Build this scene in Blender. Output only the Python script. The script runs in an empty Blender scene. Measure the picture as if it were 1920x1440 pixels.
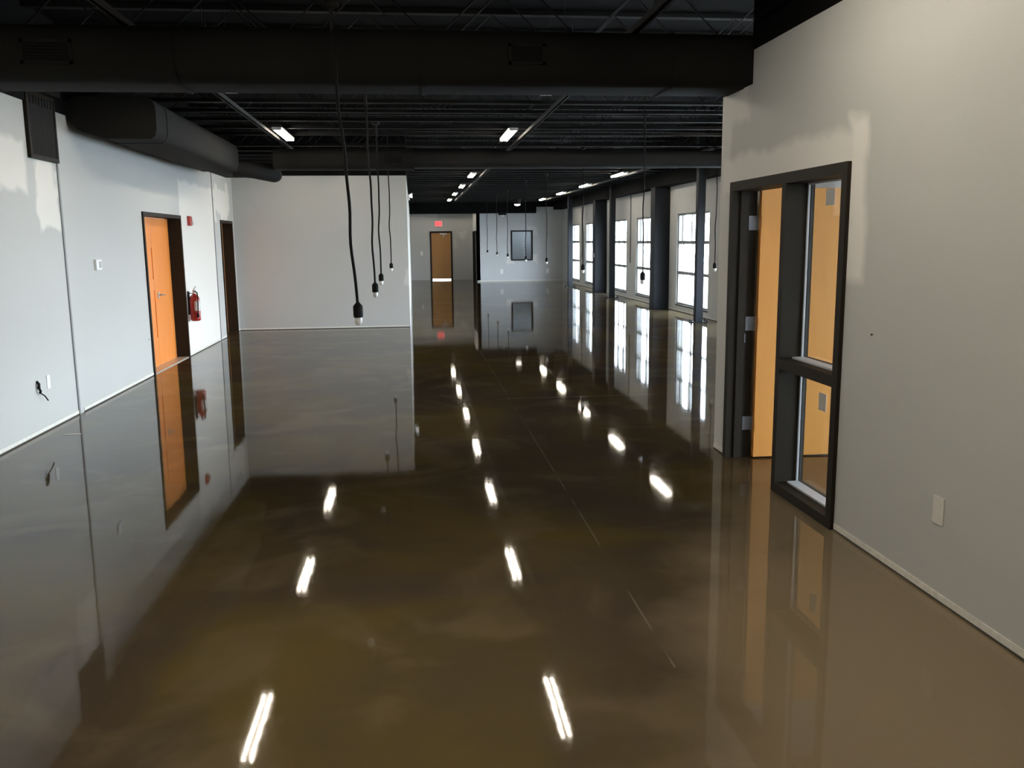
import bpy, bmesh, math, random
from mathutils import Vector, Matrix
random.seed(7)
S = bpy.context.scene
COL = S.collection

# ------------------------------------------------------------------ camera
H = 1.75
FPX, PITCH, YAW, ROLL = 1646.3, 0.16258538, 0.109851, -0.0107044
cy, sy = math.cos(YAW), math.sin(YAW)
cp, sp = math.cos(PITCH), math.sin(PITCH)
cr, sr = math.cos(ROLL), math.sin(ROLL)
f0 = Vector((sy, cy, 0)); r0 = Vector((cy, -sy, 0)); u0 = Vector((0, 0, 1))
fw = f0*cp - u0*sp; up = u0*cp + f0*sp
rr = r0*cr + up*sr; uu = -r0*sr + up*cr
cam_d = bpy.data.cameras.new('camera'); cam = bpy.data.objects.new('camera', cam_d); COL.objects.link(cam)
M4 = Matrix((rr, uu, -fw)).transposed().to_4x4(); M4.translation = (0, 0, H)
cam.matrix_world = M4
cam_d.sensor_fit = 'HORIZONTAL'; cam_d.sensor_width = 36; cam_d.lens = FPX*36/1920
cam_d.clip_start = 0.05; cam_d.clip_end = 400
S.camera = cam

# ------------------------------------------------------------------ sky, sun, exposure
W = bpy.data.worlds.new('sky'); S.world = W; W.use_nodes = True
wn = W.node_tree.nodes; wl = W.node_tree.links
bg = wn['Background']
tc = wn.new('ShaderNodeTexCoord'); sx = wn.new('ShaderNodeSeparateXYZ'); wl.new(tc.outputs['Generated'], sx.inputs[0])
rmp = wn.new('ShaderNodeValToRGB'); wl.new(sx.outputs['Z'], rmp.inputs[0])
rmp.color_ramp.elements[0].position = 0.0; rmp.color_ramp.elements[0].color = (0.83, 0.905, 1.0, 1)
rmp.color_ramp.elements[1].position = 0.6; rmp.color_ramp.elements[1].color = (0.66, 0.80, 1.0, 1)
wl.new(rmp.outputs[0], bg.inputs[0]); bg.inputs[1].default_value = 35.0
# sky portals in the window openings: they give no light of their own, they only steer the sky sampling
for _a, _b in [(2.6, 4.9), (7.65, 9.95), (11.15, 13.45), (15.1, 17.4), (18.6, 20.93), (22.55, 24.86), (26.05, 28.3), (30.08, 32.4), (33.6, 35.2)]:
    _l = bpy.data.lights.new('sky_portal', 'AREA'); _l.shape = 'RECTANGLE'; _l.size = 2.2; _l.size_y = _b-_a; _l.cycles.is_portal = True
    _o = bpy.data.objects.new('sky_portal', _l); COL.objects.link(_o); _o.location = (6.36+.22, (_a+_b)/2, 1.25)
    _o.rotation_euler = (0, math.radians(90), 0)
LAMP = 50.0                                                         # strength of the fluorescent tubes

S.view_settings.view_transform = 'Standard'
S.view_settings.look = 'None'
S.view_settings.exposure = 0.0
S.view_settings.gamma = 1.0
S.view_settings.use_curve_mapping = False
cy_ = S.cycles
cy_.use_denoising = True
cy_.denoiser = 'OPENIMAGEDENOISE'
cy_.denoising_input_passes = 'RGB_ALBEDO_NORMAL'
cy_.max_bounces = 8; cy_.diffuse_bounces = 5; cy_.glossy_bounces = 4; cy_.transmission_bounces = 6
cy_.caustics_reflective = False; cy_.caustics_refractive = False
cy_.sample_clamp_indirect = 8.0
cy_.use_light_tree = True

# ------------------------------------------------------------------ materials
def new_mat(name):
    m = bpy.data.materials.new(name); m.use_nodes = True
    nt = m.node_tree
    return m, nt, nt.nodes['Principled BSDF']

def mat(name, col, rough=.5, metal=0.0, spec=.5, var=.06, scale=6.0, emit=None, es=0.0):
    m, nt, b = new_mat(name)
    b.inputs['Roughness'].default_value = rough; b.inputs['Metallic'].default_value = metal
    b.inputs['Specular IOR Level'].default_value = spec
    t = nt.nodes.new('ShaderNodeTexCoord'); n = nt.nodes.new('ShaderNodeTexNoise'); n.inputs['Scale'].default_value = scale
    n.inputs['Detail'].default_value = 3
    nt.links.new(t.outputs['Object'], n.inputs['Vector'])
    mx = nt.nodes.new('ShaderNodeMix'); mx.data_type = 'RGBA'
    mx.inputs[6].default_value = (*[c*(1-var) for c in col], 1); mx.inputs[7].default_value = (*[min(1, c*(1+var)) for c in col], 1)
    nt.links.new(n.outputs[0], mx.inputs[0]); nt.links.new(mx.outputs[2], b.inputs['Base Color'])
    if emit:
        b.inputs['Emission Color'].default_value = (*emit, 1); b.inputs['Emission Strength'].default_value = es
    return m

PAINT = (0.53, 0.535, 0.52); PRIMER = (0.80, 0.78, 0.74)
def wall_mat(name, axis, boxes=(), paint=PAINT, primer=PRIMER):
    """grey paint with pale primer patches; boxes in (axis, z) metres: lo, hi, z lo, z hi, raggedness, weight"""
    m, nt, b = new_mat(name); N = nt.nodes; L = nt.links
    b.inputs['Roughness'].default_value = .62; b.inputs['Specular IOR Level'].default_value = .3
    t = N.new('ShaderNodeTexCoord'); s = N.new('ShaderNodeSeparateXYZ'); L.new(t.outputs['Object'], s.inputs[0])
    n = N.new('ShaderNodeTexNoise'); n.inputs['Scale'].default_value = 2.6; n.inputs['Detail'].default_value = 2
    L.new(t.outputs['Object'], n.inputs['Vector'])
    def mt(op, a, bb, clamp=False):
        x = N.new('ShaderNodeMath'); x.operation = op; x.use_clamp = clamp
        for i, v in enumerate((a, bb)):
            if v is None: continue
            if isinstance(v, (int, float)): x.inputs[i].default_value = v
            else: L.new(v, x.inputs[i])
        return x.outputs[0]
    A = s.outputs[axis]; Z = s.outputs['Z']
    nz = mt('SUBTRACT', n.outputs[0], .5)
    total = None
    for lo, hi, zl, zh, rag, wgt in boxes:
        da = mt('SUBTRACT', mt('ABSOLUTE', mt('SUBTRACT', A, (lo+hi)/2), None), (hi-lo)/2)
        dz = mt('SUBTRACT', mt('ABSOLUTE', mt('SUBTRACT', Z, (zl+zh)/2), None), (zh-zl)/2)
        d = mt('ADD', mt('MAXIMUM', da, dz), mt('MULTIPLY', nz, rag))
        k = mt('MULTIPLY', mt('MULTIPLY', d, -14.0, ), 1.0)
        k = mt('MULTIPLY', mt('ADD', k, .5, True), wgt)
        total = k if total is None else mt('MAXIMUM', total, k)
    n2 = N.new('ShaderNodeTexNoise'); n2.inputs['Scale'].default_value = .8; L.new(t.outputs['Object'], n2.inputs['Vector'])
    base = N.new('ShaderNodeMix'); base.data_type = 'RGBA'
    base.inputs[6].default_value = (*[c*.96 for c in paint], 1); base.inputs[7].default_value = (*[c*1.04 for c in paint], 1)
    L.new(n2.outputs[0], base.inputs[0])
    out = base.outputs[2]
    if total is not None:
        mx = N.new('ShaderNodeMix'); mx.data_type = 'RGBA'; L.new(total, mx.inputs[0]); L.new(out, mx.inputs[6])
        mx.inputs[7].default_value = (*primer, 1); out = mx.outputs[2]
    L.new(out, b.inputs['Base Color'])
    # orange-peel roller texture
    n3 = N.new('ShaderNodeTexNoise'); n3.inputs['Scale'].default_value = 90; L.new(t.outputs['Object'], n3.inputs['Vector'])
    bp = N.new('ShaderNodeBump'); bp.inputs['Strength'].default_value = .05; bp.inputs['Distance'].default_value = .002
    L.new(n3.outputs[0], bp.inputs['Height']); L.new(bp.outputs[0], b.inputs['Normal'])
    return m

def floor_mat():
    m, nt, b = new_mat('polished stained concrete'); N = nt.nodes; L = nt.links
    t = N.new('ShaderNodeTexCoord'); P = t.outputs['Object']
    s = N.new('ShaderNodeSeparateXYZ'); L.new(P, s.inputs[0])
    def noise(sc, det=5, dist=.6, vec=P):
        n = N.new('ShaderNodeTexNoise'); n.inputs['Scale'].default_value = sc; n.inputs['Detail'].default_value = det
        n.inputs['Distortion'].default_value = dist; L.new(vec, n.inputs['Vector']); return n.outputs[0]
    def mix(f, a, c):
        x = N.new('ShaderNodeMix'); x.data_type = 'RGBA'; L.new(f, x.inputs[0])
        for i, v in ((6, a), (7, c)):
            if isinstance(v, tuple): x.inputs[i].default_value = (*v, 1)
            else: L.new(v, x.inputs[i])
        return x.outputs[2]
    def mt(op, a, c=None, clamp=False):
        x = N.new('ShaderNodeMath'); x.operation = op; x.use_clamp = clamp
        for i, v in enumerate((a, c)):
            if v is None: continue
            if isinstance(v, (int, float)): x.inputs[i].default_value = v
            else: L.new(v, x.inputs[i])
        return x.outputs[0]
    def ramp(v, lo, hi):
        x = N.new('ShaderNodeMapRange'); x.interpolation_type = 'SMOOTHSTEP'; L.new(v, x.inputs[0])
        x.inputs[1].default_value = lo; x.inputs[2].default_value = hi; return x.outputs[0]
    a = ramp(noise(.55), .40, .62); c = ramp(noise(1.1, 6, 1.2), .48, .68); d = ramp(noise(4.0, 6), .35, .75)
    col = mix(a, FL_A, FL_B)
    col = mix(mt('MULTIPLY', c, .65), col, FL_C)
    col = mix(mt('MULTIPLY', d, .15), col, FL_D)
    # paler worn stretch of slab near the office side
    wx = ramp(mt('ADD', mt('ADD', s.outputs['X'], mt('MULTIPLY', s.outputs['Y'], -.42)), mt('MULTIPLY', noise(.9, 4, .4), 2.2)), .35, 1.3)
    col = mix(mt('MULTIPLY', wx, .95), col, FL_E)
    # saw-cut joints: pale dust in thin broken lines
    jn = ramp(noise(1.7, 2, 0), .38, .5)
    ly = mt('MULTIPLY', mt('LESS_THAN', mt('ABSOLUTE', mt('SUBTRACT', s.outputs['X'], 1.03)), .005), mt('GREATER_THAN', s.outputs['Y'], 3.3))
    lx = mt('MULTIPLY', mt('LESS_THAN', mt('ABSOLUTE', mt('SUBTRACT', s.outputs['Y'], 9.62)), .012), mt('GREATER_THAN', s.outputs['X'], .4))
    line = mt('MULTIPLY', mt('MAXIMUM', ly, lx), mt('MULTIPLY', jn, .55))
    col = mix(line, col, (.55, .5, .42))
    L.new(col, b.inputs['Base Color'])
    b.inputs['Roughness'].default_value = .6
    b.inputs['Specular IOR Level'].default_value = 0.0
    return m
def sealer_mat():
    """clear glossy sealer lying on the concrete, with the ripple of hand-laid epoxy"""
    m = bpy.data.materials.new('clear floor sealer'); m.use_nodes = True; nt = m.node_tree; N = nt.nodes; L = nt.links
    N.remove(N['Principled BSDF'])
    t = N.new('ShaderNodeTexCoord')
    def noise(sc, det):
        n = N.new('ShaderNodeTexNoise'); n.inputs['Scale'].default_value = sc; n.inputs['Detail'].default_value = det
        L.new(t.outputs['Object'], n.inputs['Vector']); return n.outputs[0]
    def mt(op, a, c):
        x = N.new('ShaderNodeMath'); x.operation = op
        for i, v in enumerate((a, c)):
            if isinstance(v, (int, float)): x.inputs[i].default_value = v
            else: L.new(v, x.inputs[i])
        return x.outputs[0]
    h = mt('ADD', mt('MULTIPLY', noise(5, 1), .20), mt('MULTIPLY', noise(30, 1), .045))
    bp = N.new('ShaderNodeBump'); bp.inputs['Strength'].default_value = 1.0; bp.inputs['Distance'].default_value = .0011
    L.new(h, bp.inputs['Height'])
    gl = N.new('ShaderNodeBsdfGlossy'); gl.inputs['Roughness'].default_value = .04; L.new(bp.outputs[0], gl.inputs['Normal'])
    tr = N.new('ShaderNodeBsdfTransparent'); fr = N.new('ShaderNodeFresnel'); fr.inputs[0].default_value = 1.52
    mx = N.new('ShaderNodeMixShader'); L.new(fr.outputs[0], mx.inputs[0]); L.new(tr.outputs[0], mx.inputs[1]); L.new(gl.outputs[0], mx.inputs[2])
    L.new(mx.outputs[0], N['Material Output'].inputs[0])
    return m
FL_E = (.50, .385, .24)
FL_A, FL_B, FL_C, FL_D = (.185, .140, .092), (.265, .195, .068), (.345, .265, .145), (.160, .125, .095)

def wood_mat(name, c1, c2, rough=.35):
    m, nt, b = new_mat(name); N = nt.nodes; L = nt.links
    t = N.new('ShaderNodeTexCoord'); mp = N.new('ShaderNodeMapping'); mp.inputs['Scale'].default_value = (3.5, 3.5, .5)
    L.new(t.outputs['Object'], mp.inputs[0])
    n = N.new('ShaderNodeTexNoise'); n.inputs['Scale'].default_value = 2.2; n.inputs['Detail'].default_value = 6; n.inputs['Distortion'].default_value = .8
    L.new(mp.outputs[0], n.inputs['Vector'])
    mx = N.new('ShaderNodeMix'); mx.data_type = 'RGBA'; mx.inputs[6].default_value = (*c1, 1); mx.inputs[7].default_value = (*c2, 1)
    L.new(n.outputs[0], mx.inputs[0]); L.new(mx.outputs[2], b.inputs['Base Color'])
    b.inputs['Roughness'].default_value = rough; b.inputs['Specular IOR Level'].default_value = .35
    return m

def glass_mat(name, tint=(.97, .985, .98)):
    m = bpy.data.materials.new(name); m.use_nodes = True; nt = m.node_tree; N = nt.nodes; L = nt.links
    N.remove(N['Principled BSDF'])
    tr = N.new('ShaderNodeBsdfTransparent'); tr.inputs[0].default_value = (*tint, 1)
    gl = N.new('ShaderNodeBsdfGlossy'); gl.inputs['Roughness'].default_value = .02
    fr = N.new('ShaderNodeFresnel'); ge = N.new('ShaderNodeNewGeometry')     # thin pane: same index from both sides
    io = N.new('ShaderNodeMapRange'); L.new(ge.outputs['Backfacing'], io.inputs[0]); io.inputs[3].default_value = 1.3; io.inputs[4].default_value = 1/1.3
    L.new(io.outputs[0], fr.inputs[0])
    mx = N.new('ShaderNodeMixShader'); L.new(fr.outputs[0], mx.inputs[0]); L.new(tr.outputs[0], mx.inputs[1]); L.new(gl.outputs[0], mx.inputs[2])
    L.new(mx.outputs[0], N['Material Output'].inputs[0])
    return m

M = dict(
    floor=floor_mat(), sealer=sealer_mat(),
    black=mat('flat black ceiling paint', (.0045, .0045, .0045), .85, spec=.08, var=.15, scale=2),
    steel=mat('black painted steel', (.013, .013, .013), .6, spec=.2, var=.12, scale=4),
    duct=mat('black painted sheet metal', (.015, .0145, .0135), .8, spec=.1, var=.12, scale=1.5),
    rail=mat('dull grey strut', (.035, .035, .035), .7, spec=.2, var=.1, scale=8),
    bronze=mat('dark bronze door frame paint', (.022, .018, .013), .55, spec=.12, var=.06),
    column=mat('dark blue grey column paint', (.012, .014, .018), .6, spec=.2, var=.1, scale=3),
    cord=mat('black rubber cord', (.008, .008, .008), .7, spec=.12),
    bulb=mat('white frosted bulb', (.85, .85, .82), .25),
    orange=wood_mat('orange stained maple', (.80, .25, .052), (.92, .33, .075)),
    maple=wood_mat('amber maple veneer', (.60, .255, .055), (.72, .33, .080)),
    fardoor=wood_mat('brown maple veneer', (.42, .20, .06), (.50, .25, .08)),
    chrome=mat('brushed nickel', (.55, .55, .56), .3, metal=.9),
    hinge=mat('satin steel hinge', (.20, .21, .24), .4, metal=.4),
    alu=mat('mill aluminium', (.62, .60, .56), .4, metal=.5),
    white=mat('white plastic', (.82, .82, .80), .4),
    ivory=mat('light plastic plate', (.72, .70, .65), .4),
    grey=mat('grey plastic screen', (.35, .36, .34), .35),
    red=mat('red enamel', (.36, .025, .02), .3),
    label=mat('pale printed label', (.62, .60, .56), .5, var=.3, scale=60),
    exit=mat('lit red exit face', (.8, .12, .12), .5, emit=(1.0, .16, .17), es=.85),
    exit_letter=mat('exit letters', (.6, .02, .02), .5, emit=(.9, .03, .04), es=.5),
    tube=mat('fluorescent tube', (1, 1, 1), .5, emit=(1.0, .90, .74), es=LAMP),
    dome=mat('lit dome', (1, 1, 1), .5, emit=(1.0, .92, .80), es=9),
    emerg=mat('emergency lens', (.9, .9, .9), .3, emit=(1, 1, 1), es=1.0),
    bead=mat('unpainted wall bead', (.74, .72, .66), .7, var=.2, scale=30),
    gap=mat('dark wall gap', (.10, .095, .085), .8),
    seam=mat('grey metal reveal', (.22, .23, .23), .45),
    pave=mat('pale concrete pavement', (.55, .53, .49), .8, scale=1),
    glass=glass_mat('clear glass'),
    stop=mat('pale glazing seal', (.50, .52, .55), .4),
    winframe=mat('grey window bar', (.20, .20, .19), .45),
    tape=mat('pale tape', (.70, .66, .58), .6),
)
M['wall_left'] = wall_mat('left wall paint', 'Y', [(8.93, 9.42, 1.9, 2.95, .55, 1), (6.5, 8.72, 2.22, 2.70, .35, .9),
    (14.1, 16.39, -.1, 2.70, .16, 1), (16.43, 17.95, 2.26, 2.72, .7, .85)])
M['wall_right'] = wall_mat('right wall paint', 'Y', [(4.74, 6.95, 2.05, 2.36, .22, .8), (4.66, 4.90, 1.5, 2.42, .22, 1), (6.80, 7.2, -.1, 2.95, .2, .45),
    (6.45, 7.2, 2.62, 2.95, .35, .5)])
M['wall_part'] = wall_mat('partition paint', 'X', [(-.16, .1, .9, 1.2, .3, .5)])
M['wall_far'] = wall_mat('far wall paint', 'X', [(-.3, 1.15, 2.72, 3.0, .1, .5), (2.05, 2.35, 1.75, 2.1, .6, .35), (1.8, 2.05, 1.45, 1.8, .6, .25)])
M['wall_far_right'] = wall_mat('far right wall paint', 'X', [(3.95, 4.3, .75, .95, .3, .8), (5.0, 5.25, .8, 1.1, .3, .6), (4.9, 5.3, 1.95, 2.3, .2, .5), (3.95, 4.05, .7, 1.1, .2, .4)],
    paint=(.56, .575, .585))
M['wall_plain'] = wall_mat('plain grey paint', 'X')

# ------------------------------------------------------------------ mesh helpers
class MB:
    def __init__(s): s.v = []; s.f = []; s.sm = []
    def add(s, vs, fs, smooth=False):
        o = len(s.v); s.v += [tuple(v) for v in vs]
        for f in fs: s.f.append(tuple(i+o for i in f)); s.sm.append(smooth)
        return s
    def box(s, x0, x1, y0, y1, z0, z1):
        if x0 > x1: x0, x1 = x1, x0
        if y0 > y1: y0, y1 = y1, y0
        v = [(x, y, z) for z in (z0, z1) for y in (y0, y1) for x in (x0, x1)]
        return s.add(v, [(0, 2, 3, 1), (4, 5, 7, 6), (0, 1, 5, 4), (2, 6, 7, 3), (0, 4, 6, 2), (1, 3, 7, 5)])
    def rbox(s, x0, x1, y0, y1, z0, z1, b=.004):
        """box with bevelled edges"""
        bm = bmesh.new(); r = bmesh.ops.create_cube(bm, size=1)
        for v in bm.verts: v.co = Vector(((x0+x1)/2+v.co.x*(x1-x0), (y0+y1)/2+v.co.y*(y1-y0), (z0+z1)/2+v.co.z*(z1-z0)))
        bmesh.ops.bevel(bm, geom=bm.edges[:], offset=b, segments=2, affect='EDGES', profile=.5)
        bm.verts.index_update(); s.add([v.co[:] for v in bm.verts], [tuple(v.index for v in f.verts) for f in bm.faces]); bm.free()
        return s
    def tube(s, pts, r, n=10, caps=True, smooth=True):
        pts = [Vector(p) for p in pts]; rs = r if isinstance(r, (list, tuple)) else [r]*len(pts)
        rings = []; prev = None
        for i, p in enumerate(pts):
            t = (pts[min(i+1, len(pts)-1)] - pts[max(i-1, 0)]).normalized()
            if prev is None:
                a = Vector((0, 0, 1)) if abs(t.z) < .9 else Vector((1, 0, 0))
                u = t.cross(a).normalized()
            else: u = (prev - t*prev.dot(t)).normalized()
            prev = u; w = t.cross(u)
            rings.append([p + (u*math.cos(2*math.pi*k/n) + w*math.sin(2*math.pi*k/n))*rs[i] for k in range(n)])
        vs = [v for ring in rings for v in ring]; fs = []
        for i in range(len(pts)-1):
            for k in range(n): fs.append((i*n+k, i*n+(k+1) % n, (i+1)*n+(k+1) % n, (i+1)*n+k))
        s.add(vs, fs, smooth)
        if caps: s.add(rings[0], [tuple(range(n-1, -1, -1))]); s.add(rings[-1], [tuple(range(n))])
        return s
    def lathe(s, prof, c=(0, 0, 0), axis='Z', n=20):
        """profile of (radius, height) about an axis"""
        vs = []; fs = []
        for r, h in prof:
            for k in range(n):
                a = 2*math.pi*k/n; x, y = r*math.cos(a), r*math.sin(a)
                p = (x, y, h) if axis == 'Z' else ((h, x, y) if axis == 'X' else (x, h, y))
                vs.append((c[0]+p[0], c[1]+p[1], c[2]+p[2]))
        for i in range(len(prof)-1):
            for k in range(n): fs.append((i*n+k, i*n+(k+1) % n, (i+1)*n+(k+1) % n, (i+1)*n+k))
        s.add(vs, fs, True)
        s.add(vs[:n], [tuple(range(n-1, -1, -1))]); s.add(vs[-n:], [tuple(range(n))])
        return s
    def prism(s, poly, axis, a0, a1, smooth=False):
        """polygon extruded along axis; poly in the other two coordinates in x,y,z order"""
        def P(p, a):
            return (a, p[0], p[1]) if axis == 'X' else ((p[0], a, p[1]) if axis == 'Y' else (p[0], p[1], a))
        n = len(poly)
        v = [P(p, a0) for p in poly] + [P(p, a1) for p in poly]
        s.add(v, [(i, (i+1) % n, n+(i+1) % n, n+i) for i in range(n)], smooth)
        s.add(v[:n], [tuple(range(n-1, -1, -1))]); s.add(v[n:], [tuple(range(n))])
        return s
    def build(s, name, m, parent=None, loc=None, smooth_angle=None):
        me = bpy.data.meshes.new(name); me.from_pydata(s.v, [], s.f); me.validate()
        for p, k in zip(me.polygons, s.sm): p.use_smooth = k
        bm = bmesh.new(); bm.from_mesh(me); bmesh.ops.recalc_face_normals(bm, faces=bm.faces); bm.to_mesh(me); bm.free()
        me.materials.append(M[m] if isinstance(m, str) else m)
        o = bpy.data.objects.new(name, me); COL.objects.link(o)
        if loc: o.location = loc
        if parent: o.parent = parent
        return o

def rrect(a0, a1, b0, b1, r, n=6):
    pts = []
    for ca, cb, st in ((a1-r, b1-r, 0), (a0+r, b1-r, 90), (a0+r, b0+r, 180), (a1-r, b0+r, 270)):
        for k in range(n+1):
            t = math.radians(st + 90*k/n); pts.append((ca+r*math.cos(t), cb+r*math.sin(t)))
    return pts

def tag(o, label, cat, group=None, kind=None):
    o['label'] = label; o['category'] = cat
    if group: o['group'] = group
    if kind: o['kind'] = kind
    return o
def thing(name, label, cat, loc, group=None):
    o = bpy.data.objects.new(name, None); COL.objects.link(o); o.location = loc; o.empty_display_size = .1
    return tag(o, label, cat, group)
def struct(o, label=None, cat=None):
    o['kind'] = 'structure'
    if label: o['label'] = label
    if cat: o['category'] = cat
    return o
def root_struct(name, loc, label, cat):
    o = bpy.data.objects.new(name, None); COL.objects.link(o); o.location = loc; o.empty_display_size = .1
    return struct(o, label, cat)

def panel(plane, c0, c1, a, z, openings):
    """wall slab with rectangular openings. plane 'X': faces at x=c0,c1 running in y; 'Y' the other way."""
    A = sorted(set([a[0], a[1]] + [v for o in openings for v in o[:2] if a[0] <= v <= a[1]]))
    Z = sorted(set([z[0], z[1]] + [v for o in openings for v in o[2:4] if z[0] <= v <= z[1]]))
    def solid(i, j):
        if i < 0 or j < 0 or i >= len(A)-1 or j >= len(Z)-1: return False
        ca, cz = (A[i]+A[i+1])/2, (Z[j]+Z[j+1])/2
        return not any(o[0] < ca < o[1] and o[2] < cz < o[3] for o in openings)
    vi = {}; v = []; f = []
    def V(c, i, j):
        k = (c, i, j)
        if k not in vi:
            vi[k] = len(v); v.append((c, A[i], Z[j]) if plane == 'X' else (A[i], c, Z[j]))
        return vi[k]
    for i in range(len(A)-1):
        for j in range(len(Z)-1):
            if not solid(i, j): continue
            f.append((V(c0, i, j), V(c0, i+1, j), V(c0, i+1, j+1), V(c0, i, j+1)))
            f.append((V(c1, i, j), V(c1, i, j+1), V(c1, i+1, j+1), V(c1, i+1, j)))
            for (di, dj, p, q) in ((-1, 0, (i, j), (i, j+1)), (1, 0, (i+1, j), (i+1, j+1)), (0, -1, (i, j), (i+1, j)), (0, 1, (i, j+1), (i+1, j+1))):
                if not solid(i+di, j+dj):
                    f.append((V(c0, *p), V(c0, *q), V(c1, *q), V(c1, *p)))
    m = MB(); m.add(v, f); return m

# ------------------------------------------------------------------ levels
XL, XR, XW = -3.51, 2.48, 6.36          # left wall, near right wall, window wall
YB, YP, YF, YFR = -5.0, 18.2, 40.0, 37.5
ZD = 3.95

# ------------------------------------------------------------------ structure
struct(MB().box(XL-.3, XW+.3, YB-.2, YF+.3, -.12, -.002).build('floor', 'floor'), 'glossy dark brown stained concrete floor with thin pale saw-cut lines', 'floor')
MB().add([(XL-.3, YB-.2, 0), (XW+.3, YB-.2, 0), (XW+.3, YF+.3, 0), (XL-.3, YF+.3, 0)], [(0, 1, 2, 3)]).build('sealer_coat', 'sealer', bpy.data.objects['floor'])
struct(MB().box(XL-.3, XW+.3, YB-.2, YF+.3, ZD, ZD+.1).build('ceiling', 'black'), 'black painted roof deck above the joists', 'ceiling')

D1 = (12.16, 14.07, 2.16); D2 = (16.93, 17.97, 2.16)
struct(panel('X', XL-.18, XL, (YB-.2, YP+.15), (0, 3.06), [(D1[0], D1[1], -1, D1[2]), (D2[0], D2[1], -1, D2[2])]).build('wall_left', 'wall_left'),
       'light grey left wall with white primer patches', 'wall')
struct(MB().box(XL-.2, XL+.02, YB-.2, YP, 3.06, ZD).build('trim_1', 'black'), 'black band above the light left wall', 'trim')
struct(MB().box(XL-1.2, XL-1.1, 11.5, 18.4, 0, 3.1).build('wall_left_room', 'wall_plain'))
# near right wall with the office door and sidelight
FD = (4.85, 6.72, 2.17)
struct(panel('X', XR, XR+.13, (YB-.2, 7.0), (0, 3.08), [(FD[0], FD[1], -1, FD[2]), (6.38, 7.01, 2.845, 4)]).build('wall_right', 'wall_right'),
       'warm grey right wall around the office door', 'wall')
struct(MB().box(XR+.131, XW, 6.88, 6.999, 0, 2.84).build('wall_office', 'wall_plain'))
struct(MB().box(XR+.131, XW, 1.4, 1.52, 0, 3.08).build('wall_office_near', 'wall_plain'))
struct(MB().box(XR-.01, XR+.14, YB-.2, 6.38, 3.08, ZD).build('trim_2', 'black'))
# back of the room, behind the camera
struct(MB().box(XL-.2, XR+.1, YB-.2, YB, 0, ZD).build('wall_back', 'wall_plain'))
# block of rooms behind the partition
struct(panel('Y', YP, YP+.14, (XL-.1, -.09), (0, 3.05), []).build('wall_partition', 'wall_part'),
       'grey partition wall facing the camera at the left', 'wall')
struct(MB().box(-.23, -.09, YP+.14, YF, 0, 3.05).build('wall_corridor', 'wall_plain'))
struct(MB().box(XL-.2, -.085, YP-.01, YP+.2, 3.05, ZD).build('trim_3', 'black'))
struct(MB().box(-.3, -.085, YP+.2, YF, 3.05, ZD).build('trim_4', 'black'))
# far walls
struct(panel('Y', YF, YF+.14, (-.3, 2.72), (0, 3.0), [(.80, 1.76, -1, 2.15)]).build('wall_far', 'wall_far'),
       'far grey wall around the brown exit door', 'wall')
struct(panel('X', 2.70, 2.84, (YFR, YF), (0, 3.0), [(38.3, 39.3, -1, 2.15)]).build('wall_far_return', 'wall_plain'))
struct(panel('Y', YFR, YFR+.14, (2.70, XW+.1), (0, 3.12), [(4.19, 5.05, .91, 2.11)]).build('wall_far_right', 'wall_far_right'),
       'pale blue-grey far wall with a framed interior window', 'wall')
struct(MB().box(-.3, 5.2, YFR-.35, YFR-.02, 2.86, ZD).build('trim_5', 'black'))
struct(MB().box(5.2, XW+.1, YFR-.012, YFR+.15, 3.12, ZD).build('trim_13', 'black'))
struct(MB().box(-.3, 2.75, YF-.5, YF-.02, 2.93, ZD).build('trim_6', 'black'))
# window wall
WIN = [(2.6, 4.9), (7.65, 9.95), (11.15, 13.45), (15.1, 17.4), (18.6, 20.93), (22.55, 24.86), (26.05, 28.3), (30.08, 32.4), (33.6, 35.2)]
WZ = (.17, 2.33)
struct(panel('X', XW, XW+.2, (1.3, YF+.2), (0, 3.0), [(a, b, WZ[0], WZ[1]) for a, b in WIN]).build('wall_windows', 'wall_plain'),
       'grey wall with tall bright windows along the right', 'wall')
struct(MB().box(XW-.38, XW+.2, 7.0, YFR, 3.0, ZD).build('trim_7', 'black'))
struct(MB().box(XW-.02, XW+.2, 1.3, 7.0, 3.0, ZD).build('trim_8', 'black'))
for i, (a, b) in enumerate(WIN):
    r = root_struct('window_%d' % (i+1), (XW, (a+b)/2, WZ[0]), 'tall bright window in the right-hand wall', 'window')
    h = (b-a)/2; zt = WZ[1]-WZ[0]; t = .045
    fr = MB().box(.03, .12, -h, -h+t, 0, zt).box(.03, .12, h-t, h, 0, zt).box(.03, .12, -h+t, h-t, 0, t).box(.03, .12, -h+t, h-t, zt-t, zt)
    fr.build('window_frame', 'winframe', r)
    bars = MB()
    for z in (.76, 1.48): bars.box(.03, .12, -h+t, h-t, z-.036, z+.036)
    ys = [h-.30, h-1.0, h-1.70] if h > 1 else [h-.3, h-1.0]
    for k, y in enumerate(ys):
        bars.box(.04, .11, y-.032, y+.032, 1.5, zt-t)
        bars.box(.055, .095, y-.007, y+.007, t, 1.46)
    bars.build('window_bar', 'winframe', r)
    MB().box(.072, .078, -h+t, h-t, t, zt-t).build('window_pane', 'glass', r)
    MB().box(-.012, .03, -h-.02, h+.02, -.035, .005).build('window_sill', 'gap', r)
struct(MB().box(XW+.2, XW+40, -30, 70, -.25, -.15).build('ground', 'pave'), 'pale pavement outside the windows', 'ground')

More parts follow.
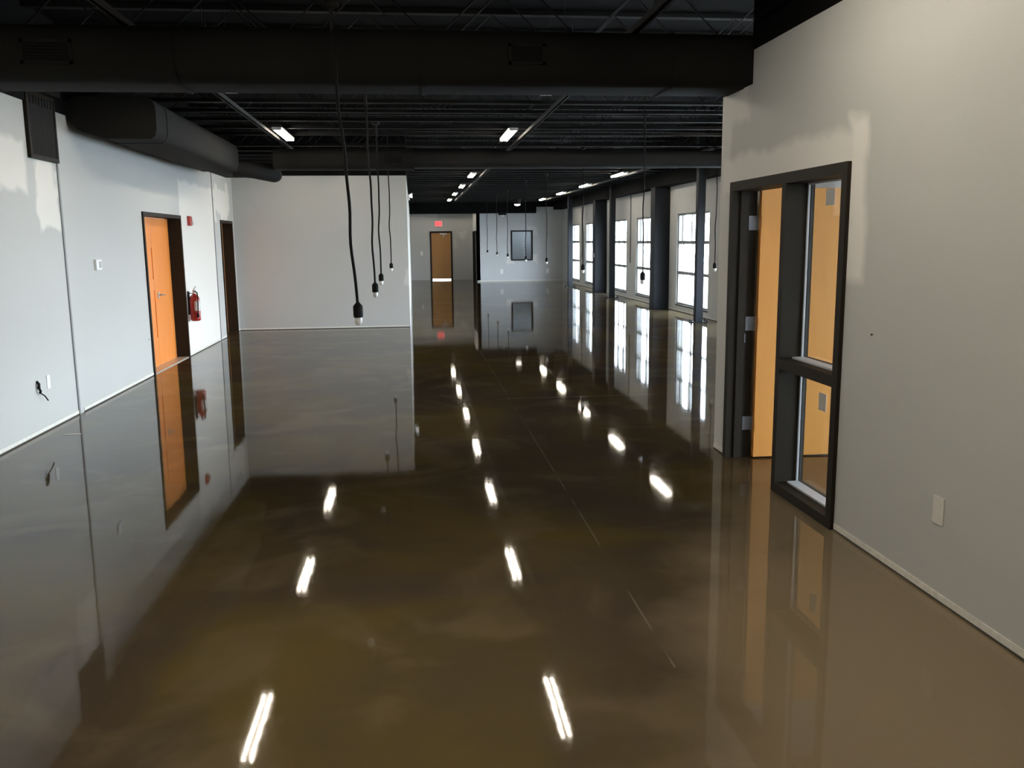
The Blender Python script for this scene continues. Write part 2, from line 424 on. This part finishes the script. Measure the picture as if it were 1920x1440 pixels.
# wall-base beads and gaps
def base_y(name, x, side, segs):
    m = MB()
    for a, b in segs:
        m.box(x, x+side*.006, a, b, .012, .045)
    struct(m.build(name, 'bead'))
    g = MB()
    for a, b in segs: g.box(x, x+side*.003, a, b, 0.001, .012)
    g.build('base_gap', 'gap', bpy.data.objects[name])
base_y('baseboard_left', XL, 1, [(2, 9.44), (9.6, 12.14), (14.1, 16.35), (16.43, 16.9), (17.99, 18.18)])
base_y('baseboard_right', XR, -1, [(YB, 4.84), (6.74, 6.99)])
base_y('baseboard_windows', XW, -1, [(7.0, 21.5), (21.95, 28.7), (29.1, 35.8), (36.2, YFR)])
m = MB().box(XL+.01, -.1, YP-.006, YP, .012, .04); struct(m.build('baseboard_partition', 'bead'))
MB().box(XL+.01, -.1, YP-.003, YP, .001, .012).build('base_gap', 'gap', bpy.data.objects['baseboard_partition'])
m = MB().box(2.71, XW-.02, YFR-.006, YFR, .012, .06); struct(m.build('baseboard_far', 'bead'))

# seams in the left wall
struct(MB().box(XL-.002, XL+.012, 9.44, 9.475, 0, 2.55).build('trim_9', 'seam'), 'dark vertical reveal in the left wall under the grille', 'trim')
struct(MB().box(XL-.002, XL+.010, 16.39, 16.42, 0, 3.05).build('trim_10', 'seam'), 'dark vertical reveal between the two left doorways', 'trim')
# conduit strips on the window wall
for i, (y, z0) in enumerate(((24.9+.6, 1.05), (33.0, 1.05))):
    struct(MB().box(XW-.03, XW, y-.02, y+.02, z0, 3.0).build('trim_%d' % (11+i), 'seam'))

# ------------------------------------------------------------------ doors
def frame_x(x, side, y0, y1, z, depth, face=.05, parent=None, name='door_frame', m='bronze', origin=(0, 0, 0)):
    """hollow metal frame standing round an opening in a wall of constant x"""
    ox, oy, oz = origin; b = MB()
    xa, xb = x + .02*side, x - depth*side
    xa, xb = min(xa, xb)-ox, max(xa, xb)-ox
    b.box(xa, xb, y0-oy, y0+face-oy, 0, z-oz); b.box(xa, xb, y1-face-oy, y1-oy, 0, z-oz)
    b.box(xa, xb, y0+face-oy, y1-face-oy, z-face-oz, z-oz)
    # stop bead
    mid = (xa+xb)/2 if True else 0
    return b

# left double door
dr = root_struct('door_1', (XL, 13.1, 0), 'orange double door in a dark frame on the left wall', 'door')
frame_x(XL, 1, 12.15, 14.08, 2.17, .22, origin=(XL, 13.1, 0)).build('door_frame', 'bronze', dr)
for y0, y1 in ((-.89, .0), (.006, .92)):
    lf = MB().rbox(-.215, -.17, y0, y1, .012, 2.115, .002).build('door_leaf', 'orange', dr)
    if y0 > 0:
        l = MB().rbox(-.17, -.155, .13, .19, .97, 1.06, .004)
        l.tube([(-.155, .16, 1.02), (-.115, .16, 1.02), (-.112, .18, 1.02), (-.112, .29, 1.015)], .010, 8)
        l.build('door_lever', 'chrome', lf)
    else:
        l = MB()
        l.box(-.17, -.160, -.035, -.010, 1.25, 1.70); l.box(-.17, -.160, -.035, -.010, .42, 1.10)
        l.build('flush_bolt', 'orange', lf)
MB().prism([(-.20, 0), (.015, 0), (.0, .014), (-.185, .014)], 'Y', -.89, .92).build('threshold', 'alu', dr)

d2 = root_struct('door_2', (XL, 17.45, 0), 'narrow dark doorway beside the partition corner', 'door')
frame_x(XL, 1, 16.92, 17.98, 2.17, .22, origin=(XL, 17.45, 0)).build('door_frame', 'bronze', d2)
lf = MB().rbox(-.215, -.17, -.47, .47, .012, 2.115, .002).build('door_leaf', 'orange', d2)
MB().tube([(-.17, -.38, 1.0), (-.12, -.38, 1.0), (-.12, -.27, 1.0)], .01, 8).build('door_lever', 'chrome', lf)

# office door with sidelight in the right wall
oc = (XR, 5.80, 0)
d3 = root_struct('door_3', oc, 'dark framed office doorway and glazed sidelight in the right wall', 'door')
X0, X1 = -.025, .175
fr = MB()
fr.box(X0, X1, .86, .92, 0, 2.17)                       # far jamb, hinge side
fr.box(X0, X1, -.95, -.885, 0, 2.17)                    # near jamb
fr.box(X0, X1, -.885, .86, 2.10, 2.17)                  # head
fr.box(X0, X1, -.12, -.06, 0, 2.10)                     # mullion
fr.box(.04, .10, .845, .86, 0, 2.10).box(.04, .10, -.06, -.045, 0, 2.10)   # door stops
fr.build('door_frame', 'bronze', d3)
r = MB().box(X0, X1, -.885, -.12, .865, .935).build('transom_bar', 'bronze', d3)
r = MB().box(X0, X1, -.885, -.12, 0, .065).build('sill_bar', 'bronze', d3)
st = MB()
for z0, z1 in ((.065, .865), (.935, 2.10)):
    st.box(.128, .140, -.885, -.87, z0, z1).box(.128, .140, -.135, -.12, z0, z1)
    st.box(.060, .140, -.87, -.135, z0, z0+.012).box(.128, .140, -.87, -.135, z1-.012, z1)
st.build('glazing_stop', 'stop', d3)
for z0, z1 in ((.065, .865), (.935, 2.10)):
    MB().box(.142, .147, -.884, -.121, z0+.001, z1-.001).build('sidelight_pane', 'glass', d3)
st = MB()
for z0, z1 in ((.065, .865), (.935, 2.10)):
    st.box(.149, .172, -.885, -.872, z0, z1).box(.149, .172, -.133, -.12, z0, z1).box(.149, .172, -.872, -.133, z0, z0+.012)
st.build('inner_stop', 'bronze', d3)
s1 = MB().box(.1405, .142, -.475, -.36, 1.945, 2.045).build('glass_sticker', 'white', d3); s1['label'] = 'white square sticker high on the glass'
s2 = MB().box(.1405, .142, -.49, -.39, .63, .745).build('glass_sticker', 'ivory', d3); s2['label'] = 'pale sticker on the lower glass'
# open leaf, standing into the office
lf = MB().rbox(.185, 1.105, .80, .845, .012, 2.12, .002).build('door_leaf', 'maple', d3)
lf['label'] = 'amber wooden door leaf standing open into the office'
for z in (.28, 1.08, 1.86):
    hg = MB().box(.110, .188, .855, .862, z-.055, z+.055).tube([(.187, .852, z-.057), (.187, .852, z+.057)], .008, 8).box(.188, .192, .80, .848, z-.055, z+.055)
    hg.build('door_hinge', 'hinge', d3)
MB().box(.06, .11, .851, .859, .93, 1.0).build('strike_plate', 'hinge', d3)

# far exit door
d4 = root_struct('door_4', (1.28, YF, 0), 'brown wooden exit door in a black frame on the far wall', 'door')
MB().box(-.44, .44, .076, .12, 2.06, 2.11).box(-.44, -.41, .076, .12, 0, 2.11).box(.41, .44, .076, .12, 0, 2.11).box(-.50, -.44, -.03, .14, 0, 2.17).box(.44, .50, -.03, .14, 0, 2.17).box(-.44, .44, -.03, .14, 2.11, 2.17).build('door_frame', 'steel', d4)
lf = MB().rbox(-.435, .435, .03, .075, .045, 2.105, .002).build('door_leaf', 'fardoor', d4)
cl = MB().rbox(-.05, .26, -.02, .03, 2.02, 2.07, .004).box(.10, .13, -.05, .03, 1.90, 2.02).build('door_closer', 'chrome', lf)
MB().tube([(-.38, .03, 1.05), (-.38, -.03, 1.05), (-.28, -.03, 1.05)], .012, 8).build('door_lever', 'chrome', lf)
MB().box(-.435, .435, .0, .08, .001, .018).build('threshold', 'alu', d4)
# side door beyond
d5 = root_struct('door_5', (2.70, 38.8, 0), 'dark narrow door frame on the far return wall', 'door')
MB().box(-.05, .14, -.50, -.44, 0, 2.15).box(-.05, .14, .44, .50, 0, 2.15).box(-.05, .14, -.44, .44, 2.09, 2.15).build('door_frame', 'steel', d5)
MB().rbox(.08, .12, -.435, .435, .01, 2.085, .002).build('door_leaf', 'steel', d5)
MB().box(-.045, .0, -1.29, -1.20, 0, 2.15).build('door_casing', 'steel', d5)
# interior window
w = root_struct('window_10', (4.62, YFR, .88), 'black framed interior window on the far right wall', 'window')
MB().box(-.47, -.41, -.03, .14, 0, 1.27).box(.41, .47, -.03, .14, 0, 1.27).box(-.41, .41, -.03, .14, 0, .06).box(-.41, .41, -.03, .14, 1.21, 1.27).build('window_frame', 'steel', w)
MB().box(-.41, .41, .05, .056, .06, 1.21).build('window_pane', 'glass', w)
struct(MB().box(2.84, XW, 39.2, 39.3, 0, ZD).build('wall_inner_room', 'wall_plain'))

# ------------------------------------------------------------------ columns and piers
for x, y, lab in ((5.855, 17.85, 'nearest slim dark steel column in front of the windows'),
                  (5.89, 26.15, 'middle slim dark steel column before the window wall'),
                  (5.73, 32.45, 'farthest slim dark steel column by the end wall')):
    c = thing('steel_column', lab, 'column', (x+.08, y+.08, 0), 'slim columns along the windows')
    MB().rbox(-.08, .08, -.08, .08, .012, 3.9 if x < 5.8 else 3.94, .01).build('shaft', 'column', c)
    MB().box(-.19, .19, -.10, .10, .001, .012).build('base_plate', 'steel', c)
    for bx in (-.16, .16):
        for by in (-.06, .06):
            MB().lathe([(.018, .012), (.018, .03), (.010, .032), (.010, .055)], (bx, by, 0), n=8).build('anchor_bolt', 'steel', c)
for y0, lab in ((14.2, 'dark pier on the window wall closest to the office'), (21.55, 'wide dark pier nearest the camera on the window wall'), (28.75, 'wide dark pier farther along the window wall')):
    tag(MB().rbox(5.97, XW+.001, y0, y0+.4, 0, 3.3 if False else 2.995, .006).build('wall_pier', 'column', None), lab, 'pier', 'dark piers on the window wall')

# ------------------------------------------------------------------ ceiling joists
def joist(y, x0, x1):
    pass
bays = [(-4.5, 6.3, 'black bar joist under the roof deck this side of the big front duct', 'joists before the front duct'),
        (7.3, 14.1, 'black bar joist seen between the front duct and the second duct', 'joists between the two ducts'),
        (14.8, 37.0, 'black bar joist in the dim ceiling beyond the second duct', 'joists beyond the second duct')]
proto = None
y = -4.3; JS = .77; y = 10.48 - JS*19
while y < 36.9:
    for a, b, lab, grp in bays:
        if a <= y <= b: break
    else:
        y += JS; continue
    if proto is None or False:
        proto = thing('ceiling_joist', lab, 'joist', (1.43, y, 3.30), grp)
        L2 = 4.92
        MB().box(-L2, L2, -.045, -.006, 0, .006).box(-L2, L2, -.012, -.006, 0, .045).box(-L2, L2, .006, .045, 0, .006).box(-L2, L2, .006, .012, 0, .045).build('bottom_chord', 'steel', proto)
        MB().box(-L2, L2, -.045, .045, .60, .645).build('top_chord', 'steel', proto)
        n = 16; pts = []
        for k in range(n+1):
            pts.append((-L2+.05+(2*L2-.1)*k/n, 0, .02 if k % 2 == 0 else .61))
        MB().tube(pts, .009, 5, caps=False, smooth=False).build('web_rod', 'steel', proto)
        o = proto
    else:
        o = proto.copy(); COL.objects.link(o); o.location = (1.43, y, 3.30)
        o['label'] = lab; o['group'] = grp
        for ch in list(proto.children):
            c = ch.copy(); COL.objects.link(c); c.parent = o
    y += JS

# ------------------------------------------------------------------ ducts
def grille(parent, x0, x1, z0, z1, yf, n=6):
    g = MB().box(x0, x1, yf-.012, yf-.004, z0, z0+.02).box(x0, x1, yf-.012, yf-.004, z1-.02, z1).box(x0, x0+.02, yf-.012, yf-.004, z0, z1).box(x1-.02, x1, yf-.012, yf-.004, z0, z1).build('grille_frame', 'duct', parent)
    b = MB().box(x0+.01, x1-.01, yf-.006, yf+.002, z0+.01, z1-.01)
    for k in range(n):
        z = z0+.02+(z1-z0-.04)*(k+.5)/n; b.prism([(yf-.011, z-.004), (yf-.004, z+.004), (yf-.004, z+.008), (yf-.011, z)], 'X', x0+.02, x1-.02)
    b.build('grille_slat', 'cord', parent)
d = thing('air_duct', 'large black oval duct crossing the whole ceiling in the foreground', 'duct', (0, 6.43, 2.84))
MB().prism(rrect(0, .62, 0, .38, .14), 'X', XL+.001, 6.0, True).build('duct_body', 'duct', d)
for xx in (-2.9, -1.6, .1, 1.9):
    MB().prism(rrect(-.008, .628, -.008, .388, .148), 'X', xx, xx+.03, True).build('joint_band', 'duct', d)
grille(d, .71, .97, .13, .27, -.0, 6); grille(d, -2.55, -2.22, .10, .26, 0, 6)
d = thing('air_duct', 'second black oval duct hanging across in front of the partition', 'duct', (0, 14.2, 2.87))
MB().prism(rrect(0, .5, 0, .31, .12), 'X', -2.10, .03, True).build('duct_body', 'duct', d)
MB().prism(rrect(-.01, .51, -.01, .32, .13), 'X', .03, .06, True).build('joint_band', 'duct', d)
grille(d, -.40, -.10, .06, .20, 0, 5)
MB().prism(rrect(.03, .47, .03, .285, .10), 'X', .06, 5.97, True).build('duct_extension', 'duct', d)
d = thing('air_duct', 'black rectangular duct running along the top of the left wall', 'duct', (XL, 9.8, 2.83))
def wprof(g=0):
    p = [(.90+g, .10), (.90+g, .30)] + [(.78+(.12+g)*math.cos(math.radians(a)), .30+(.12+g)*math.sin(math.radians(a))) for a in (15, 30, 45, 60, 75, 90)]
    p += [(.10, .42+g), (.01, .36), (.01, .20), (.12, .09), (.36, .0-g), (.84, -g), (.88+g, .03)]
    return p
MB().prism(wprof(), 'Y', 0, 4.4, True).build('duct_body', 'duct', d)
MB().prism(wprof(.006), 'Y', .40, .43, True).build('joint_band', 'duct', d)
MB().prism(rrect(.36, .78, .0, .20, .09), 'Y', 4.4, 5.75, True).build('duct_tail', 'duct', d)
MB().tube([(-.10, -.04, .02), (.06, .0, .02), (.18, .10, .01), (.36, .42, -.02), (.44, .56, -.03), (.47, .62, -.035), (.475, .63, -.036)], [.13, .13, .125, .12, .12, .10, .05], 20).build('duct_branch', 'duct', d, (.88, 4.56, .03))

# return-air grille on the left wall
g = thing('wall_grille', 'tall black louvred grille high on the left wall above the vertical seam', 'grille', (XL, 9.12, 2.55))
MB().box(.0, .035, -.33, -.29, 0, .62).box(0, .035, .29, .33, 0, .62).box(0, .035, -.29, .29, 0, .04).box(0, .035, -.29, .29, .58, .62).build('grille_frame', 'bronze', g)
sl = MB().box(.001, .006, -.29, .29, .04, .58)
for k in range(9):
    yy = -.27+.54*k/8; sl.add([(.006, yy-.012, .04), (.03, yy+.012, .04), (.03, yy+.016, .04), (.006, yy-.008, .04), (.006, yy-.012, .58), (.03, yy+.012, .58), (.03, yy+.016, .58), (.006, yy-.008, .58)],
        [(0, 1, 2, 3), (4, 7, 6, 5), (0, 4, 5, 1), (1, 5, 6, 2), (2, 6, 7, 3), (3, 7, 4, 0)])
sl.build('grille_slat', 'steel', g)
MB().box(.021, .10, -.33, .33, .62, 1.0).build('duct_collar', 'duct', g)

# ------------------------------------------------------------------ strut rails
for x, side, lab in ((-1.92, -1, 'grey metal strut rail beside the left row of tube lights'), (1.66, 1, 'grey metal strut rail beside the middle row of tube lights'),
               (5.12, 1, 'grey metal strut rail beside the right row of tube lights')):
    y0, y1 = (2.0, 15.2) if side < 0 else (2.0, 34.0)
    if x > 5: y0 = 14.8

    r = thing('strut_rail', lab, 'rail', (x, y0, 3.235), 'strut rails beside the lights')
    L_ = y1-y0
    MB().box(-.028, -.024, 0, L_, 0, .03).box(.024, .028, 0, L_, 0, .03).box(-.028, .028, 0, L_, .03, .034).box(-.028, -.014, 0, L_, -.003, 0).box(.014, .028, 0, L_, -.003, 0).build('rail_channel', 'rail', r)
    k = 1.0
    while k < L_:
        MB().tube([(0, k, .033), (0, k, .70)], .005, 6).build('hanger_rod', 'rail', r); k += 3.08

# ------------------------------------------------------------------ tube lights
lt = {}
def light(x, y, lab, grp):
    if 'p' not in lt:
        r = thing('tube_light', lab, 'light', (x, y, 3.23), grp); lt['p'] = r
        MB().prism([(-.075, .035), (-.04, .075), (.04, .075), (.075, .035), (.07, .03), (-.07, .03)], 'Y', -.66, .66).build('housing', 'rail', r)
        MB().box(-.06, .06, -.66, -.63, -.005, .035).box(-.06, .06, .63, .66, -.005, .035).build('tube_socket', 'white', r)
        for sx_ in (-.038, .038):
            MB().tube([(sx_, -.63, .012), (sx_, .63, .012)], .018, 10).build('lamp_tube', 'tube', r)
        for yy in (-.5, .5):
            MB().tube([(0, yy, .07), (0, yy, .72)], .003, 5).build('hanger_wire', 'rail', r)
        return r
    r = lt['p'].copy(); COL.objects.link(r); r.location = (x, y, 3.23); r['label'] = lab; r['group'] = grp
    for ch in list(lt['p'].children):
        c = ch.copy(); COL.objects.link(c); c.parent = r
    return r
YS = [-3.2, -0.6, 2.1, 4.2, 8.72, 12.98, 16.9, 20.85, 25.0, 29.1, 33.2]  # first four stand out of view, added to brighten the near right wall
ord_ = ['first', 'second', 'third', 'fourth', 'fifth', 'sixth', 'seventh', 'eighth', 'ninth', 'tenth', 'eleventh', 'twelfth']
for i, y in enumerate(YS[:7]):
    lab = 'lit tube light on the left, just below the strut rail' if i == 5 else 'lit tube light in the left row, %s from the camera end' % ord_[i]
    light(-1.75, y, lab, 'left row of tube lights')
for i, y in enumerate(YS):
    lab = 'large lit tube light in the middle row, nearest one in plain view' if i == 5 else 'lit tube light in the middle row, %s from the camera end' % ord_[i]
    light(1.42, y, lab, 'middle row of tube lights')
for i, y in enumerate(YS):
    if y < 8: continue
    lab = 'nearest visible lit tube light of the right row toward the windows' if i == 7 else 'lit tube light in the window-side row, %s from the camera end' % ord_[i]
    light(4.90, y, lab, 'window-side row of tube lights')
light(1.42, 38.5, 'added tube light hidden behind the far soffit, brightening the far wall', 'middle row of tube lights')  # extra tube out of sight, added to brighten the far wall
light(4.6, 4.4, 'added unseen tube light inside the office behind the right wall', 'added office light')  # never in view, added for more light around the office

# round ceiling light at the far end
r = thing('dome_light', 'small round white ceiling light near the far wall', 'light', (4.07, 34.35, 3.06))
MB().lathe([(.13, .24), (.13, .06), (.12, .045)], n=24).build('light_base', 'steel', r)
MB().lathe([(.115, .045), (.11, .02), (.07, 0), (.02, -.01)], n=24).build('light_lens', 'dome', r)

# ------------------------------------------------------------------ pendant cords
def pendant(x, y, zb, lab, grp, top_dx=0.0, seed=0, cr_=.0095, junction=True):
    rnd = random.Random(seed)
    r = thing('pendant_cord', lab, 'pendant', (x, y, zb), grp)
    zt = 3.30-zb; pts = []; n = 26
    ph = rnd.uniform(0, 6); a1 = rnd.uniform(.008, .016); a2 = rnd.uniform(.003, .006)
    for k in range(n+1):
        t = k/n; z = .10 + (zt-.24)*t
        env = math.sin(math.pi*min(1, t*1.0))*(1-t)**.4
        dx = top_dx*t + a1*env*math.sin(3.4*t*math.pi+ph) + a2*env*math.sin(8*t*math.pi+2*ph)
        dy = .4*a1*env*math.sin(4*t*math.pi+ph*1.7)
        pts.append((dx, dy, z))
    MB().tube(pts, cr_, 8).build('cord', 'cord', r)
    MB().lathe([(.010, .125), (.016, .115), (.030, .10), (.034, .09), (.034, .03), (.031, .02), (.031, .015)], n=16).build('lamp_socket', 'cord', r)
    MB().lathe([(.024, .018), (.028, .0), (.027, -.02), (.017, -.036), (.005, -.041)], n=16).build('lamp_bulb', 'bulb', r)
    tp = MB().tube([(top_dx, 0, zt-.16), (top_dx, 0, zt-.02)], .014, 8).tube([(top_dx, 0, zt), (top_dx, 0, ZD-zb-.001)], .008, 6)
    tp.lathe([(.05, zt-.02), (.05, zt+.02)], (top_dx, 0, 0), n=14)
    tp.build('junction_box', 'steel', r)
    return r
for i, (x, y, z, dx, lab) in enumerate((
        (-.392, 6.24, 1.21, -.10, 'longest looking black cord with bare socket, nearest of the left four'),
        (-.407, 9.5, 1.20, -.03, 'black cord with bare socket, second nearest of the left four'),
        (-.437, 12.2, 1.20, .0, 'black cord with bare socket, third of the left four'),
        (-.409, 16.9, 1.23, .0, 'smallest looking black cord with socket just before the partition edge'))):
    pendant(x, y, z, lab, 'four cords hanging at the left of the hall', dx, 11+i, .0105)
for i, (x, y, z, lab) in enumerate((
        (2.982, 11.3, 1.20, 'black cord with socket hanging against the window nearest the wide pier'),
        (2.962, 15.3, 1.20, 'black cord with socket hanging between the two farthest bright windows'),
        (3.243, 21.4, 1.20, 'black cord with socket hanging right of the framed far window'),
        (3.064, 24.0, 1.20, 'black cord with socket crossing the framed far window'),
        (3.081, 28.8, 1.20, 'black cord with socket just left of the framed far window'),
        (3.083, 32.5, 1.21, 'black cord with socket second from the far dark door frame'),
        (3.049, 36.3, 1.24, 'farthest black cord with socket, nearest the far dark door frame'))):
    pendant(x, y, z, lab, 'row of cords hanging at the right of the hall', 0, 31+i, .0085 if i < 3 else .011)
pendant(5.315, 15.2, 1.2, 'cord with socket against the grey window wall beside the office corner', 'cords by the window wall', 0, 51, .009)

# ------------------------------------------------------------------ small things on the walls
t = thing('thermostat', 'small white thermostat on the left wall before the orange door', 'thermostat', (XL, 10.35, 1.525))
MB().rbox(0, .028, -.085, .085, -.06, .06, .006).build('housing', 'white', t)
MB().box(.028, .030, -.01, .06, -.035, .035).build('screen', 'grey', t)
def plate(name, lab, loc, nx, m='white', w=.07, h=.115, slots=True, group=None):
    """cover plate; nx = outward normal ('+X', '-X', '-Y')"""
    t = thing(name, lab, 'outlet' if name == 'wall_outlet' else 'switch', loc, group)
    b = MB(); s = MB()
    if nx[1] == 'X':
        k = 1 if nx[0] == '+' else -1
        b.rbox(*sorted((0, .007*k)), -w/2, w/2, -h/2, h/2, .0025)
        for zc in ((-.024, .024) if name == 'wall_outlet' else (0,)): s.box(.007*k, .0085*k, -.017, .017, zc-.015, zc+.015)
    else:
        b.rbox(-w/2, w/2, -.007, 0, -h/2, h/2, .0025)
        for zc in ((-.024, .024) if name == 'wall_outlet' else (0,)): s.box(-.017, .017, -.0085, -.007, zc-.015, zc+.015)
    b.build('cover_plate', m, t)
    if slots: s.build('socket_face', m, t)
    return t
plate('wall_outlet', 'white outlet plate low on the left wall beside the loose wires', (XL, 8.76, .455), '+X', w=.075, h=.13)
plate('wall_outlet', 'cream outlet plate low on the near right wall', (XR, 3.815, .445), '-X', 'ivory', w=.085, h=.135)
plate('wall_outlet', 'white outlet plate low on the far wall, left of the framed window', (3.75, YFR, .43), '-Y', w=.12, h=.2)
plate('wall_outlet', 'white outlet plate low on the far wall, right of the framed window', (5.72, YFR, .43), '-Y', w=.12, h=.2)
plate('light_switch', 'white light switch left of the brown exit door', (.40, YF, 1.2), '-Y', w=.10, h=.18)
plate('light_switch', 'small white switch plate on the side of the farther dark pier', (5.97, 28.9, 1.22), '-X', w=.09, h=.14)
plate('light_switch', 'small white switch plate on the corridor side of the partition', (-.09, 20.0, 1.2), '+X')
w = MB()
w.tube([(.002, 0, .49), (.02, .01, .46), (.015, -.01, .43), (.03, .0, .40), (.02, .01, .375)], .012, 6)
w.tube([(.002, .0, .48), (.03, -.015, .45), (.02, .01, .42), (.03, 0, .39)], .008, 6)
w.tube([(.02, .01, .38), (.04, .06, .34), (.05, .10, .29)], .006, 6)
tag(w.build('loose_wire', 'cord', None, (XL, 8.5, .01)), 'black bundle of loose wires sticking out of the left wall near the floor', 'wire')
for x, y, z, n, lab in ((XR, 4.52, 1.22, -1, 'tiny dark nail in the near right wall'), (XL, 12.03, .5, 1, 'tiny dark screw low on the left wall near the orange door')):
    tag(MB().lathe([(.003, 0), (.003, .006*n), (.006, .007*n), (.006, .009*n)], axis='X', n=8).build('wall_nail', 'cord', None, (x, y, z)), lab, 'nail')

a = thing('fire_alarm', 'red fire alarm strobe on the white primed wall beyond the orange door', 'alarm', (XL, 14.58, 2.10))
MB().rbox(0, .05, -.06, .06, -.075, .075, .006).build('housing', 'red', a)
MB().rbox(.05, .085, -.01, .045, -.055, -.005, .006).build('strobe_lens', 'white', a)
MB().box(.05, .054, -.05, .05, .01, .06).build('horn_grille', 'red', a)

e = thing('fire_extinguisher', 'red fire extinguisher hung on the wall beyond the orange door', 'extinguisher', (XL+.10, 14.23, .55))
MB().lathe([(.055, 0), (.075, .012), (.078, .04), (.078, .33), (.070, .37), (.045, .40), (.028, .415), (.026, .43)], n=24).build('cylinder', 'red', e)
MB().lathe([(.024, .43), (.024, .455), (.016, .46), (.016, .48)], n=14).box(-.02, .02, -.02, .02, .455, .475).build('valve', 'chrome', e)
MB().box(-.01, .01, -.03, .10, .478, .486).add([(-.01, -.01, .49), (.01, -.01, .49), (.01, .10, .53), (-.01, .10, .53), (-.01, -.01, .497), (.01, -.01, .497), (.01, .10, .537), (-.01, .10, .537)],
    [(0, 3, 2, 1), (4, 5, 6, 7), (0, 1, 5, 4), (1, 2, 6, 5), (2, 3, 7, 6), (3, 0, 4, 7)]).build('handle', 'chrome', e)
MB().tube([(.02, -.02, .46), (.06, -.07, .44), (.07, -.085, .36), (.065, -.09, .20), (.06, -.09, .12)], .010, 8).tube([(.06, -.09, .12), (.06, -.09, .06)], [.016, .020], 8).build('hose', 'cord', e)
lb = MB(); n = 12
vv = []; ff = []
for k in range(n+1):
    th = math.radians(-80 + 140*k/n)
    for z in (.16, .31): vv.append((.0795*math.cos(th), .0795*math.sin(th), z))
for k in range(n): ff.append((2*k, 2*k+2, 2*k+3, 2*k+1))
lb.add(vv, ff); lb.build('label_band', 'label', e)
MB().box(-.10, -.075, -.03, .03, .10, .46).box(-.08, .0, -.012, .012, .425, .435).box(-.092, -.076, -.06, .06, .19, .21).build('wall_bracket', 'steel', e)

# exit sign
s = thing('exit_sign', 'glowing red exit sign above the brown door on the far wall', 'sign', (1.18, YF, 2.50))
MB().rbox(-.17, .17, -.06, 0, -.125, .125, .008).build('sign_housing', 'white', s)
MB().box(-.155, .155, -.064, -.06, -.11, .11).build('sign_face', 'exit', s)
def letter(strokes, x):
    b = MB()
    for (x0, z0, x1, z1) in strokes:
        dx, dz = x1-x0, z1-z0; l = math.hypot(dx, dz); nx, nz = -dz/l*.006, dx/l*.006
        q = [(x+x0+nx, z0+nz), (x+x1+nx, z1+nz), (x+x1-nx, z1-nz), (x+x0-nx, z0-nz)]
        b.add([(p[0], -.067, p[1]) for p in q]+[(p[0], -.064, p[1]) for p in q], [(0, 1, 2, 3), (4, 7, 6, 5), (0, 4, 5, 1), (1, 5, 6, 2), (2, 6, 7, 3), (3, 7, 4, 0)])
    return b
w_, h_ = .022, .055
LET = [[(-w_, -h_, -w_, h_), (-w_, h_, w_, h_), (-w_, 0, w_*.7, 0), (-w_, -h_, w_, -h_)], [(-w_, -h_, w_, h_), (-w_, h_, w_, -h_)], [(0, -h_, 0, h_)], [(-w_, h_, w_, h_), (0, h_, 0, -h_)]]
for k, l in enumerate(LET): letter(l, -.095+.063*k).build('sign_letter', 'exit_letter', s)

# emergency light on the corridor side of the partition
e = thing('emergency_light', 'small white emergency light high on the end of the partition', 'light', (-.09, 21.0, 2.76))
MB().rbox(0, .06, -.16, .16, -.07, .05, .01).build('housing', 'white', e)
for yy in (-.1, .1):
    MB().lathe([(.03, 0), (.05, .05), (.052, .06)], (.06, yy, .03), axis='X', n=14).build('lamp_head', 'emerg', e)
e = thing('emergency_light', 'black and white emergency light fixed under the far soffit', 'light', (3.75, YFR-.40, 2.80))
MB().rbox(-.16, .16, -.10, .045, -.02, .10, .01).build('housing', 'cord', e)
MB().lathe([(.07, -.02), (.07, -.07), (.04, -.10)], n=14).build('lamp_head', 'white', e)

# scraps on the floor
tag(MB().add([(0, 0, 0), (.075, .01, 0), (.145, .02, 0), (.145, .05, 0), (.07, .045, 0), (0, .02, 0), (0, 0, .003), (.075, .01, .004), (.145, .02, .003), (.145, .05, .003), (.07, .045, .004), (0, .02, .003)],
    [(0, 1, 4, 5), (1, 2, 3, 4), (6, 11, 10, 7), (7, 10, 9, 8), (0, 6, 7, 1), (1, 7, 8, 2), (2, 8, 9, 3), (3, 9, 10, 4), (4, 10, 11, 5), (5, 11, 6, 0)]).build('tape_scrap', 'tape', None, (-3.28, 8.40, .0005)),
    'pale strip of tape lying on the floor below the left wall seam', 'tape')
